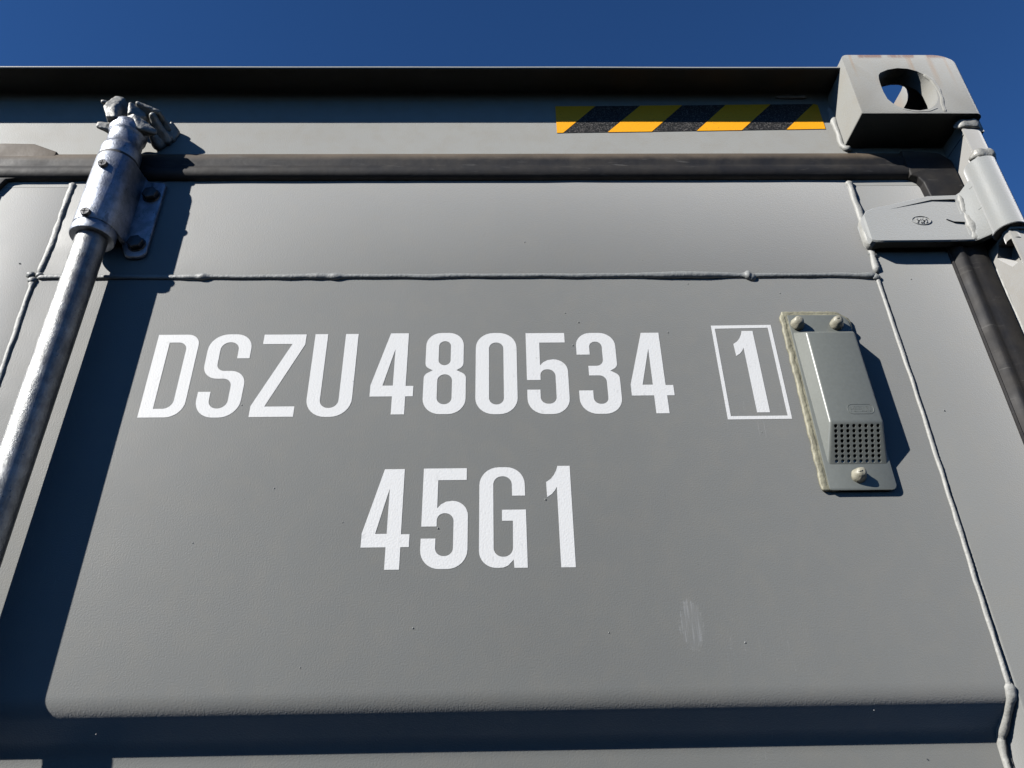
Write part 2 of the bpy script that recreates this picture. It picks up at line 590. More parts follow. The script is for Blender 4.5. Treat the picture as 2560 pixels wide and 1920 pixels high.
# spatter
sb = bmesh.new()
random.seed(11)
spots = [(-0.2475, 0.5478), (-0.2440, 0.5570), (0.2085, 0.5470), (0.2300, 0.5395), (0.4185, 0.5480), (0.4420, 0.5495), (0.4380, 0.5485), (0.5035, 0.5450),
         (0.4545, 0.6265), (0.4560, 0.6080), (-0.5760, 0.5750), (0.4880, 0.3650), (0.3320, 0.0660), (-0.3490, 0.0570)]
spots += [(random.uniform(-0.30, 0.46), random.uniform(0.10, 0.70)) for _ in range(26)]
for (x, z) in spots:
    bmesh.ops.create_icosphere(sb, subdivisions=2, radius=random.uniform(0.0005, 0.0010), matrix=Matrix.Translation((x, 0.0, z)))
o = finish(sb, 'weld_spatter', MW, door, smooth=1.2)
o['kind'] = 'stuff'

# --- left-hand door (its near edge is just outside the picture)
dl = pressed(2 * XMID - XR, 2 * XMID - XL, 'door_panel', box, MP)
for (a, b) in ((2 * XMID - 0.575, 2 * XMID - XR - 0.0015), (2 * XMID - XL + 0.0015, 2 * XMID + 0.6405)):
    finish(box_bm(a, b, 0.0002, 0.05, FLOOR, 0.722, 0.0028, 3), 'door_stile', MF, dl)
finish(box_bm(2 * XMID - XR, 2 * XMID - XL, -0.0003, 0.05, 0.5535, 0.722, 0.0018, 3), 'top_rail', MF, dl)
finish(box_bm(2 * XMID - XR, 2 * XMID - XL, 0.0002, 0.05, FLOOR, FLOOR + 0.11, 0.0018, 3), 'bottom_rail', MF, dl)

# --- rubber gaskets
gp = [(0.012, 0.758), (-0.0012, 0.7585), (-0.0062, 0.7520), (-0.0080, 0.7440), (-0.0086, 0.7400), (-0.0068, 0.7330), (-0.0076, 0.7290), (-0.0098, 0.7265), (-0.0102, 0.7200),
      (-0.0086, 0.7145), (-0.0050, 0.7105), (-0.0015, 0.7098), (0.012, 0.7098)]


def strip(prof, x0, x1, name, vertical=False, n=60):
    bm = bmesh.new()
    rings = []
    for i in range(n + 1):
        t = x0 + (x1 - x0) * i / n
        ring = []
        for j, (y, z) in enumerate(prof):
            wv = 0.0006 * noise.noise(Vector((t * 14, j * 0.3, 3.0))) if y < 0.01 else 0
            ring.append(bm.verts.new((t, y + wv, z + wv * 0.7) if not vertical else (z + wv * 0.7, y + wv, t)))
        rings.append(ring)
    m = len(prof)
    for A, B in zip(rings, rings[1:]):
        for j in range(m):
            bm.faces.new((A[j], A[(j + 1) % m], B[(j + 1) % m], B[j]))
    bm.faces.new(rings[0])
    bm.faces.new(rings[-1])
    return finish(bm, name, MRUB, box, smooth=0.8)


strip(gp, 2 * XMID - 0.600, 0.5480, 'door_gasket')
vp = [(0.012, 0.5615), (-0.0016, 0.5612), (-0.0026, 0.5632), (-0.0010, 0.5640), (-0.0044, 0.5660), (-0.0090, 0.5700), (-0.0100, 0.5740), (-0.0072, 0.5790), (-0.0060, 0.5830),
      (-0.0078, 0.5870), (-0.0072, 0.5990), (-0.0045, 0.6080), (-0.0005, 0.6112), (0.012, 0.6112)]
strip(vp, FLOOR, 0.6990, 'door_gasket', True, 120)
cp = round_poly([(0.5460, 0.7094), (0.5470, 0.7088, 0.002), (0.5545, 0.7052, 0.003), (0.5590, 0.6960, 0.004), (0.5618, 0.6620), (0.6112, 0.6620), (0.6090, 0.735, 0.010), (0.596, 0.7500, 0.012), (0.5460, 0.7550)])
finish(prism(cp, 'y', 0.010, -0.0106, 0.0024, 4), 'gasket_corner', MRUB, box)
# central gasket between the doors, and its raised lip at the top
cp = [(0.012, -0.6600), (-0.004, -0.6590), (-0.0085, -0.6540), (-0.0085, -0.6460), (-0.004, -0.6410), (0.012, -0.6400)]
strip(cp, FLOOR, 0.7110, 'door_gasket', True, 60)
cp = round_poly([(-0.700, 0.7300), (-0.700, 0.7720), (-0.655, 0.7738), (-0.6150, 0.7728, 0.002), (-0.5810, 0.7578), (-0.5790, 0.7300)])
finish(prism(cp, 'y', 0.010, -0.0068, 0.0016, 3), 'gasket_lip', MRUB, box)
cp = round_poly([(-0.700, 0.712), (-0.615, 0.712), (-0.6320, 0.7085, 0.002), (-0.6400, 0.6900), (-0.6600, 0.6900), (-0.700, 0.700)])
finish(prism(cp, 'y', 0.010, -0.0062, 0.0016, 3), 'gasket_corner', MRUB, box)
# --- header with its forward lip
r = 0.009
arc = [(-r + r * math.cos(a) + 0.0, 0.871 - r + r * math.sin(a)) for a in [math.radians(90 * k / 8) for k in range(9)]]
hp = [(0.0, 0.700)] + [(-r + r * math.cos(math.radians(90 * k / 8)), 0.8710 - r + r * math.sin(math.radians(90 * k / 8))) for k in range(9)]
hp += [(-0.0478, 0.8710), (-0.0490, 0.8722), (-0.0490, 0.8740), (-0.0480, 0.8752), (0.140, 0.8752), (0.140, 0.8712), (0.006, 0.8712), (0.006, 0.700)]
bm = bmesh.new()
NX = 80
rings = []
for i in range(NX + 1):
    x = TOPX0 + (0.4765 - TOPX0) * i / NX
    dz = 0.0005 * noise.noise(Vector((x * 5, 1, 0)))
    rings.append([bm.verts.new((x, y, z + (dz if z > 0.87 else 0))) for y, z in hp])
m = len(hp)
for A, B in zip(rings, rings[1:]):
    for j in range(m):
        bm.faces.new((A[j], A[(j + 1) % m], B[(j + 1) % m], B[j]))
bm.faces.new(rings[0])
bm.faces.new(rings[-1])
header = finish(bm, 'door_header', MH, box, smooth=0.5)
finish(box_bm(0.4765, 0.6300, 0.0, 0.006, 0.700, 0.770), 'door_header_end', MH, header)
bead([(0.4735, -0.0005, 0.8500), (0.4735, -0.0005, 0.7730), (0.4760, -0.002, 0.7660), (0.484, -0.002, 0.7640)], 0.0085, 0.0048, 'weld_bead', MWP, header, 8, 0.28, normal=(-0.6, -1, 0))
bead([(0.4735, -0.048, 0.8755), (0.4735, -0.020, 0.8755), (0.4735, 0.05, 0.8755)], 0.008, 0.004, 'weld_bead', MWP, header, 9, 0.28, normal=(-0.7, 0, 1))
bead([(0.400, -0.0030, 0.8690), (0.4450, -0.0030, 0.8690)], 0.005, 0.003, 'weld_bead', MW, header, 10, 0.3, normal=(0, -1, -1))

# --- hazard tape
tape = finish(prism([(0.0843, 0.7992), (0.4586, 0.8068), (0.4584, 0.8556), (0.4526, 0.8578), (0.0843, 0.8527)], 'y', 0.0002, -0.0005), 'hazard_tape', MBLK, header, smooth=0)
for (a, b, c, d) in [((0.0842, 0.7992), (0.0927, 0.7994), (0.1411, 0.8535), (0.0842, 0.8529)),
                     ((0.1543, 0.8005), (0.2155, 0.8017), (0.2647, 0.8552), (0.2048, 0.8543)),
                     ((0.2780, 0.8030), (0.3411, 0.8043), (0.3912, 0.8570), (0.3268, 0.8560)),
                     ((0.4036, 0.8055), (0.4587, 0.8068), (0.4585, 0.8557), (0.4530, 0.8579))]:
    finish(prism([a, b, c, d], 'y', -0.0003, -0.0008), 'yellow_stripe', MYEL, tape, smooth=0)

# --- corner casting
cast_out = prism(round_poly([(0.4755, 0.770, 0.0020), (0.6375, 0.770, 0.0020), (0.6375, 0.888, 0.034), (0.4755, 0.888, 0.009)], 8), 'y', -0.058, 0.120, 0.0010, 2)
# round the two front upright corners by moving the right-hand edge back in an arc
casting = finish(cast_out, 'corner_casting', MC, box, smooth=0.55)


hole = [(0.5177, 0.8455), (0.5211, 0.8503), (0.5329, 0.8567), (0.5475, 0.8599), (0.5610, 0.8586), (0.5722, 0.8535), (0.5812, 0.8450), (0.5861, 0.8330), (0.5866, 0.8129),
        (0.5847, 0.7992), (0.5790, 0.7877), (0.5685, 0.7792), (0.5538, 0.7755), (0.5390, 0.7772), (0.5284, 0.7822), (0.5221, 0.7882), (0.5168, 0.7977), (0.5150, 0.8120),
        (0.5150, 0.8260), (0.5158, 0.8377)]
c1 = finish(prism(hole, 'y', -0.08, 0.0), 'cut_front', MC, shift=True)
c2 = finish(box_bm(0.5000, 0.6120, -0.034, 0.095, 0.7765, 0.8610, 0.006, 3), 'cut_inside', MC)
top = [(0.5565 + 0.032 * math.cos(math.radians(a)), 0.031 + 0.030 * s + 0.032 * math.sin(math.radians(a))) for s, rng in ((1, range(0, 181, 20)), (-1, range(180, 361, 20))) for a in rng]
c3 = finish(prism(top, 'z', 0.84, 0.92), 'cut_top', MC)
side = [(0.031 + 0.030 * s + 0.025 * math.sin(math.radians(a)), 0.829 + 0.025 * math.cos(math.radians(a)) * 1.0) for s, rng in ((1, range(0, 181, 20)), (-1, range(180, 361, 20))) for a in rng]
c4 = finish(prism(side, 'x', 0.59, 0.66), 'cut_side', MC)
# cutter that rounds the outer upright edge
rc = bmesh.new()
RR = 0.012
pts = [(0.6375 + 0.01, -0.058 - 0.01), (0.6375 - RR, -0.058 - 0.01)] + [(0.6375 - RR + RR * math.sin(math.radians(a)), -0.058 + RR - RR * math.cos(math.radians(a))) for a in range(0, 91, 10)] + [(0.6375 + 0.01, -0.058 + RR)]
c5 = finish(prism(pts, 'z', 0.75, 0.91), 'cut_edge', MC)
boolean(casting, [c2, c1, c3, c4, c5])
# paint run beside the opening
run = bead([(0.5800, -0.0578, 0.8480), (0.5878, -0.0578, 0.8360), (0.5905, -0.0578, 0.8150), (0.5898, -0.0578, 0.8000), (0.5868, -0.0578, 0.7880), (0.5862, -0.0578, 0.7725)],
           0.0048, 0.0016, 'paint_run', MC, casting, 12, 0.25)
bead([(0.5300, -0.0578, 0.7790), (0.5480, -0.0578, 0.7735), (0.5660, -0.0578, 0.7745), (0.5790, -0.0578, 0.7810)], 0.0030, 0.0011, 'paint_run', MC, casting, 13, 0.2)
# castings at the other front corners
for (x0, x1, z0, z1) in ((2 * XMID - 0.6375, 2 * XMID - 0.4755, 0.770, 0.888), (2 * XMID - 0.6375, 2 * XMID - 0.4755, -EYE + 0.001, -EYE + 0.119), (0.4755, 0.6375, -EYE + 0.001, -EYE + 0.119)):
    o = casting.copy()
    col.objects.link(o)
    o.location = (x0 - 0.4755, 0, z0 - 0.770)
    o.parent = box

# --- corner post
pp = round_poly([(0.6130, 0.100), (0.6130, -0.0410, 0.0008), (0.6085, -0.0450, 0.0006), (0.6085, -0.0470, 0.0008), (0.6375, -0.0470, 0.0110), (0.6375, 0.100)], 8)
post = finish(prism(pp, 'z', FLOOR + 0.09, 0.7540), 'corner_post', MPOST, box, smooth=0.6)
finish(box_bm(0.5560, 0.6129, 0.0012, 0.060, FLOOR + 0.09, 0.7690), 'post_plate', MPOST, post)
pk_ = prism([(-0.0413, 0.5806), (-0.0180, 0.5800), (-0.0090, 0.5695), (-0.0110, 0.5645), (-0.0247, 0.5435), (-0.0413, 0.5415)], 'x', 0.600, 0.6310)
boolean(post, [finish(pk_, 'cut_relief', MPOST)], 0.6)
bead([(0.6128, -0.0008, 0.56), (0.6134, -0.0010, 0.40), (0.6130, -0.0008, 0.10), (0.6130, -0.0008, -0.6)], 0.0060, 0.0030, 'weld_bead', MWP, post, 14, 0.3, normal=(-1, -1, 0))
bead([(0.6020, -0.0420, 0.7625), (0.6110, -0.0485, 0.7615), (0.6280, -0.0490, 0.7615), (0.6365, -0.0420, 0.7615), (0.6385, -0.0200, 0.7615)], 0.0150, 0.0042,
     'weld_bead', MCAST, post, 15, 0.35, normal=(-0.05, -1, 0.0))
finish(box_bm(0.612, 0.6370, -0.046, 0.09, 0.750, 0.7705), 'post_cap', MPOST, post)

# --- hinge: lugs on the post, barrel and blade
lug_plan = [(0.6210, 0.004), (0.6100, -0.0220), (0.6035, -0.0300), (0.5990, -0.0480), (0.6020, -0.0515), (0.6375, -0.0515), (0.6375, 0.02)]
lug_plan = [(0.6215, 0.002), (0.6105, -0.0210), (0.6095, -0.0250), (0.6085, -0.0466), (0.6100, -0.0500), (0.6330, -0.0500), (0.6345, 0.002)]


def lug(z0, z1):
    return finish(prism(round_poly([(a, b, 0.0015) for a, b in lug_plan], 4), 'z', z0, z1, 0.001, 2), 'hinge_lug', MPOST, post)


lug(0.5808, 0.5845)
lug(0.6960, 0.7060)
bead([(0.6050, -0.0400, 0.7040), (0.6120, -0.0490, 0.7055), (0.6280, -0.0500, 0.7060), (0.6370, -0.0440, 0.7060)], 0.0095, 0.0040, 'weld_bead', MCAST, post, 16, 0.45,
     lumps=[(0.012, 0.3, 0.005), (0.026, 0.3, 0.004)])
bead([(0.6110, -0.002, 0.7300), (0.6110, -0.002, 0.6900)], 0.006, 0.003, 'weld_bead', MWP, post, 17, 0.45, normal=(-1, -1, 0))

hinge = finish(lathe([(0.006, 0.5845), (0.0172, 0.5845), (0.0180, 0.5853), (0.0180, 0.6937), (0.0172, 0.6945), (0.006, 0.6945)], 0.6155, -0.0395, 48), 'hinge', MHINGE, box)
finish(lathe([(0.0085, 0.570), (0.0085, 0.708), (0.0070, 0.7095)], 0.6155, -0.0395, 24), 'hinge_pin', MPOST, hinge)
# blade: sections along x -> (x, z bottom, z top, front depth, back depth)
secs = [(0.4580, 0.5960, 0.6270, 0.0165, 0.001), (0.4600, 0.5905, 0.6325, 0.0185, 0.002), (0.4640, 0.5880, 0.6380, 0.0195, 0.0040), (0.4740, 0.5875, 0.6425, 0.0200, 0.0065),
        (0.5000, 0.5876, 0.6492, 0.0200, 0.0070), (0.5500, 0.5880, 0.6630, 0.0200, 0.0070), (0.5860, 0.5885, 0.6640, 0.0205, 0.0075), (0.5905, 0.5885, 0.6660, 0.0235, 0.0110),
        (0.5965, 0.5870, 0.6730, 0.0330, 0.0190), (0.6030, 0.5855, 0.6790, 0.0440, 0.0300), (0.6080, 0.5850, 0.6830, 0.0505, 0.0340), (0.6120, 0.5850, 0.6850, 0.0545, 0.0380)]
bm = bmesh.new()
rings = []
for (x, zb, zt, f, bk) in secs:
    e = 0.0016
    ring = [(x, -f + e, zb), (x, -f, zb + e), (x, -f, zt - e), (x, -f + e, zt), (x, -bk, zt - 0.0005), (x, -bk, zb + 0.0005)]
    rings.append([bm.verts.new(p) for p in ring])
for A, B in zip(rings, rings[1:]):
    for j in range(6):
        bm.faces.new((A[j], A[(j + 1) % 6], B[(j + 1) % 6], B[j]))
bm.faces.new(rings[0])
bm.faces.new(rings[-1])
blade = finish(bm, 'hinge_blade', MHINGE, hinge, smooth=0.35)
pk = round_poly([(0.4850, 0.5965, 0.002), (0.5830, 0.5965, 0.003), (0.5830, 0.6180, 0.002), (0.5690, 0.6190, 0.002), (0.5590, 0.6245, 0.002), (0.5690, 0.6300, 0.002), (0.5830, 0.6310, 0.002),
                 (0.5830, 0.6560, 0.003), (0.5510, 0.6552), (0.4850, 0.6370, 0.002)], 4)
pb = prism(pk, 'y', -0.0250, -0.0184)
for v in pb.verts:
    if v.co.y > -0.02:
        v.co.y = -0.0202 + 0.0024 * (v.co.x - 0.485) / 0.098
k1 = finish(pb, 'cut_pocket', MHINGE)
cuts = [k1]
boolean(blade, cuts, 0.5)
bead([(0.5885, -0.0205, 0.6640), (0.5885, -0.0208, 0.6400), (0.5892, -0.0208, 0.6150), (0.5892, -0.0205, 0.5890)], 0.0066, 0.0022, 'weld_bead', MWP, hinge, 18, 0.75, lumps=[(0.012, 0.5, 0.006), (0.05, 0.6, 0.01)], freq=140)
bead([(0.6075, -0.0500, 0.6830), (0.6078, -0.0505, 0.6400), (0.6078, -0.0500, 0.5860)], 0.0068, 0.0022, 'weld_bead', MWP, hinge, 19, 0.70, normal=(-0.6, -1, 0), freq=160)
bead([(0.4655, -0.005, 0.6360), (0.4610, -0.005, 0.6270), (0.4605, -0.005, 0.5960), (0.4650, -0.005, 0.5885)], 0.0075, 0.0085, 'weld_bead', MWP, hinge, 20, 0.2)
bead([(0.4610, 0.0, 0.5850), (0.4720, 0.0, 0.5800)], 0.0120, 0.0050, 'weld_bead', MW, hinge, 21, 0.3)
for z0 in (0.6640, 0.6290):
    bead([(0.5950, -0.0300, z0 - 0.002), (0.6030, -0.0428, z0 + 0.001)], 0.0024, 0.0012, 'blade_rib', MHINGE, hinge, 33, 0.1, normal=(-0.8, -0.6, 0))
# raised oval mark with its two letters on the blade
ex, ez = 0.5290, 0.6215
em = bmesh.new()
N = 40
A = []
for k in range(N):
    a = 2 * math.pi * k / N
    row = []
    for rr, yy in ((1.0, -0.0186), (0.97, -0.0200), (0.90, -0.0200), (0.87, -0.0186)):
        row.append(em.verts.new((ex + 0.0125 * rr * math.cos(a), yy, ez + 0.0072 * rr * math.sin(a))))
    A.append(row)
for k in range(N):
    for j in range(3):
        em.faces.new((A[k][j], A[k][j + 1], A[(k + 1) % N][j + 1], A[(k + 1) % N][j]))
emb = finish(em, 'oval_mark', MHINGE, hinge, smooth=0.5)


def embossed_strokes(strokes, ox, oz, sx, sz, y0, y1, w, name, mat, parent):
    bm = bmesh.new()
    for (x0, z0, x1, z1) in strokes:
        a = Vector((ox + x0 * sx, oz + z0 * sz))
        b = Vector((ox + x1 * sx, oz + z1 * sz))
        d = (b - a).normalized()
        n_ = Vector((-d.y, d.x)) * w / 2
        q = [a - n_ - d * w * 0.4, b - n_ + d * w * 0.4, b + n_ + d * w * 0.4, a + n_ - d * w * 0.4]
        A_ = [bm.verts.new((p.x, y0, p.y)) for p in q]
        B_ = [bm.verts.new((p.x, y1, p.y)) for p in q]
        bm.faces.new(A_)
        bm.faces.new(B_)
        for i in range(4):
            bm.faces.new((A_[i], A_[(i + 1) % 4], B_[(i + 1) % 4], B_[i]))
    return finish(bm, name, mat, parent, smooth=0)


H = [(0, 0, 0, 1), (0.6, 0, 0.6, 1), (0, 0.5, 0.6, 0.5)]
for i, ox in enumerate((ex - 0.0058, ex + 0.0010)):
    embossed_strokes(H, ox, ez - 0.0036, 0.0075, 0.0072, -0.0186, -0.0204, 0.0012, 'raised_letter', MHINGE, emb)

# --- registration lettering
G = {}
G['D'] = [[(0, 0), (0, 106), (47.5, 106, 14), (47.5, 0, 19)], [(14.3, 10.4), (14.3, 95.4), (34.6, 95.4, 9.5), (34.6, 10.4, 10.5)]]
G['S'] = [[(0.3, 106.3, 21), (49, 106.3, 19), (49.0, 74), (35.2, 74), (35.0, 95.5, 9.9), (14.6, 95.5, 9.9), (14.8, 57.6, 9), (48.7, 57.6, 17), (48.0, -0.5, 21), (0, -0.5, 21),
           (0, 31.2), (13.6, 31.2), (13.8, 10.4, 9.9), (34.2, 10.4, 9.9), (34.2, 47.7, 9.5), (0.6, 47.7, 17)]]
G['Z'] = [[(0, 0), (47.4, 0), (47.4, 12.5), (14.8, 12.5), (49.3, 92.2), (49.3, 105.8), (1.5, 105.8), (1.5, 93), (34.8, 93), (0, 13.4)]]
G['U'] = [[(0, 106), (0, -0.6, 22), (49.2, -0.6, 22), (49.2, 106), (34.8, 106), (34.8, 10.2, 9.8), (14.5, 10.2, 9.8), (14.5, 106)]]
G['4'] = [[(18.2, 105.4), (38.7, 105.4), (38.7, 35.8), (47.2, 35.8), (47.2, 22.8), (38.9, 22.8), (38.9, 0.6), (24.5, 0.6), (24.5, 22.8), (0, 22.8), (0, 37.0)],
          [(24.6, 84.0), (24.6, 36.4), (13.2, 36.4)]]
G['8'] = [[(1.2, 105.6, 17), (43.8, 105.6, 17), (43.8, 60.5, 8), (36.0, 55.8), (46.8, 50.0, 8), (46.8, 0.6, 19), (0, 0.6, 19), (0, 50.0, 8), (9.8, 55.8), (1.2, 60.5, 8)],
          [(15.8, 94.3, 6.6), (29.3, 94.3, 6.6), (29.3, 62.3, 6.6), (15.8, 62.3, 6.6)], [(15.2, 50.4, 8), (31.5, 50.4, 8), (31.5, 12.6, 8), (15.2, 12.6, 8)]]
G['0'] = [[(0, 105.4, 20), (46.3, 105.4, 20), (46.3, 0.3, 20), (0, 0.3, 20)], [(15.0, 92.4, 8), (31.3, 92.4, 8), (31.3, 12.1, 8), (15.0, 12.1, 8)]]
G['5'] = [[(0, 105.0), (44.5, 105.0), (44.5, 92), (15.3, 92), (15.2, 61.6), (19.0, 65.8), (24.0, 68.6), (30, 69.4), (46.2, 69.4, 16), (46.2, 0.0, 19), (0, 0.0, 19), (0, 30.4), (14.5, 30.4),
           (14.5, 12.7, 8), (32.0, 12.7, 8), (32.0, 56.4, 8.5), (15.2, 56.4, 7.5), (15.2, 42.7), (0, 42.7)]]
G['3'] = [[(0, 105.0, 17), (44.8, 105.0, 18), (44.8, 59.0, 8), (36.5, 54.4), (46.4, 48.6, 8), (46.4, 0.0, 19), (0, 0.0, 19), (0, 29.1), (15.5, 29.1), (15.5, 12.2, 7.6), (31.6, 12.2, 7.6),
           (31.6, 48.2, 8), (12.3, 48.2), (12.3, 60.7), (29.3, 60.7, 8), (29.3, 93, 7), (14.9, 93, 7), (14.9, 75.6), (0, 75.6)]]
G['G'] = [[(0, 106.4, 20), (46.4, 106.4, 19), (46.6, 75), (33.4, 75), (33.2, 96.3, 9), (14.2, 96.3, 9), (14.4, 12.0, 9), (33.3, 12.0, 9), (33.8, 48.5), (22.9, 48.5), (22.9, 60.1), (47.0, 60.1),
           (47.4, 1.0), (34.4, 1.0), (33.9, 9.2), (28.5, 3.4), (24.0, 1.5), (19.5, 1.2), (0, 1.2, 17)]]
G['1'] = [[(12.4, 106.4), (25.2, 106.4), (25.4, 0.0), (11.2, 0.0), (10.8, 83.4), (8.6, 79.4), (5.4, 75.6), (0.4, 72.2), (0, 88.6), (4.6, 91.8), (8.2, 96.2), (10.8, 101.2)]]


def flat_shape(loops, ox, oz, name, mat, parent, th=0.00004, y=-0.00022):
    cu = bpy.data.curves.new(name, 'CURVE')
    cu.dimensions = '2D'
    cu.fill_mode = 'BOTH'
    cu.extrude = th
    for lp in loops:
        pts = round_poly(lp, 8)
        s = cu.splines.new('POLY')
        s.points.add(len(pts) - 1)
        for p, q in zip(s.points, pts):
            p.co = (ox + q[0] / 1000.0, oz + q[1] / 1000.0, 0, 1)
        s.use_cyclic_u = True
    t = bpy.data.objects.new('tmp', cu)
    col.objects.link(t)
    dg = bpy.context.evaluated_depsgraph_get()
    dg.update()
    me = bpy.data.meshes.new_from_object(t.evaluated_get(dg))
    bpy.data.objects.remove(t)
    bpy.data.curves.remove(cu)
    me.name = name
    me.transform(Matrix(((1, 0, 0, 0), (0, 0, -1, y), (0, 1, 0, EYE), (0, 0, 0, 1))))
    me.materials.clear()
    me.materials.append(mat)
    o = bpy.data.objects.new(name, me)
    col.objects.link(o)
    o.parent = parent
    return o


for ch, x, z in [('D', -385.9, 364.2), ('S', -327.3, 364.0), ('Z', -267.5, 363.8), ('U', -208.1, 363.8), ('4', -140.1, 364.9), ('8', -82.0, 364.8), ('0', -24.5, 364.5), ('5', 32.6, 364.4),
                 ('3', 89.8, 364.2), ('4', 147.5, 363.6), ('1', 270.8, 364.3),
                 ('4', -135.4, 196.3), ('5', -77.0, 197.0), ('G', -19.5, 196.3), ('1', 49.1, 197.2)]:
    o = flat_shape(G[ch], x / 1000, z / 1000, 'painted_character', MWHITE, door)
    o['label'] = 'white character %s' % ch
flat_shape([[(0, 0), (70.2, 0.2), (70.2, 123.0), (0, 122.4)], [(4.0, 4.0), (66.0, 4.2), (66.0, 119.0), (4.0, 118.0)]], 0.2486, 0.3560, 'check_digit_frame', MWHITE, door)

# --- vent cover
vent = finish(prism(round_poly([(0.3385, 0.4890, 0.001), (0.4080, 0.4890, 0.012), (0.4095, 0.4700), (0.4085, 0.2715, 0.006), (0.3385, 0.2715, 0.003)], 5), 'y', -0.0032, -0.0056, 0.0007, 2), 'vent_cover', MPLAST, box)
sl = prism(round_poly([(0.3325, 0.4955, 0.003), (0.3980, 0.4955, 0.012), (0.4125, 0.4760, 0.010), (0.4105, 0.4650), (0.4080, 0.2730, 0.004), (0.3310, 0.2720, 0.003)], 5), 'y', 0.0, -0.0042, 0.0016, 3)
bmesh.ops.subdivide_edges(sl, edges=[e for e in sl.edges if e.calc_length() > 0.02], cuts=40)
for v in sl.verts:
    v.co += Vector((noise.noise(v.co * 180), 0.4 * noise.noise(v.co * 150 + Vector((5, 5, 5))), noise.noise(v.co * 170 + Vector((9, 1, 2))))) * 0.0010
finish(sl, 'sealant_bed', MSEAL, vent, smooth=0.9)
bead([(0.3335, -0.003, 0.4920), (0.3345, -0.003, 0.40), (0.3345, -0.003, 0.300), (0.3350, -0.003, 0.2740)], 0.0072, 0.0020, 'sealant_bead', MSEAL, vent, 22, 0.10, freq=200)
bead([(0.3350, -0.003, 0.4925), (0.3600, -0.003, 0.4930), (0.3980, -0.003, 0.4925), (0.4090, -0.003, 0.4830), (0.4110, -0.003, 0.4700)], 0.0052, 0.0016, 'sealant_bead', MSEAL, vent, 23, 0.25, freq=120)

B = [(0.3400, 0.4650), (0.4060, 0.4650), (0.4060, 0.2985), (0.3430, 0.2985)]
F = [(0.3476, 0.4545), (0.4022, 0.4545), (0.4046, 0.3412), (0.3480, 0.3412)]
bm = bmesh.new()
vb = [bm.verts.new((x, -0.0050, z)) for x, z in B]
vf = [bm.verts.new((x, -0.0223, z)) for x, z in F]
bm.faces.new(vb)
bm.faces.new(vf)
for i in range(4):
    bm.faces.new((vb[i], vb[(i + 1) % 4], vf[(i + 1) % 4], vf[i]))
bmesh.ops.recalc_face_normals(bm, faces=bm.faces)
es = [e for e in bm.edges if not all(abs(v.co.y + 0.005) < 1e-6 for v in e.verts)]
bmesh.ops.bevel(bm, geom=es, offset=0.0022, segments=3, profile=0.5, affect='EDGES')
hood = finish(bm, 'vent_hood', MPLAST, vent, smooth=0.7)
cut = bmesh.new()
nrm = Vector((0, -(0.3412 - 0.2985), -(0.0223 - 0.005))).normalized()
for i in range(8):
    for j in range(8):
        x = 0.3537 + (0.3985 - 0.3537) * i / 7 - 0.0015 * (j / 7)
        t = 0.095 + 0.80 * j / 7
        p = Vector((x, -0.0223 + 0.0173 * t, 0.3412 - 0.0427 * t))
        rot = nrm.to_track_quat('Z', 'Y').to_matrix().to_4x4()
        bmesh.ops.create_cone(cut, cap_ends=True, segments=12, radius1=0.00195, radius2=0.00205, depth=0.010, matrix=Matrix.Translation(p - nrm * 0.001) @ rot)
kc = finish(cut, 'cut_holes', MPLAST)
boolean(hood, [kc], 0.5)
# moulded oval and faint lettering above the grille
em = bmesh.new()
oc = round_poly([(0.3695, 0.3500, 0.0058), (0.3985, 0.3500, 0.0058), (0.3985, 0.3620, 0.0058), (0.3695, 0.3620, 0.0058)], 8)
N = len(oc)
cen = Vector((0.384, 0.356))
A = []
for p in oc:
    row = []
    for k, yy in ((0.0, -0.0221), (0.0003, -0.0226), (0.0007, -0.0226), (0.0010, -0.0221)):
        d = (cen - p).normalized() * k
        row.append(em.verts.new((p.x + d.x, yy, p.y + d.y)))
    A.append(row)
for k in range(N):
    for j in range(3):
        em.faces.new((A[k][j], A[k][j + 1], A[(k + 1) % N][j + 1], A[(k + 1) % N][j]))
ov = finish(em, 'moulded_oval', MPLAST, hood, smooth=0.5)
LT = {'H': H, 'E': [(0, 0, 0, 1), (0, 0, 0.6, 0), (0, 0.5, 0.5, 0.5), (0, 1, 0.6, 1)], 'S': [(0, 0, 0.6, 0), (0.6, 0, 0.6, 0.5), (0, 0.5, 0.6, 0.5), (0, 0.5, 0, 1), (0, 1, 0.6, 1)],
      'U': [(0, 0, 0, 1), (0, 0, 0.6, 0), (0.6, 0, 0.6, 1)], 'N': [(0, 0, 0, 1), (0, 1, 0.6, 0), (0.6, 0, 0.6, 1)]}
for i, ch in enumerate('HESUN'):
    embossed_strokes(LT[ch], 0.3735 + i * 0.0044, 0.3532, 0.0050, 0.0056, -0.0221, -0.02245, 0.0006, 'moulded_letter', MPLAST, ov)
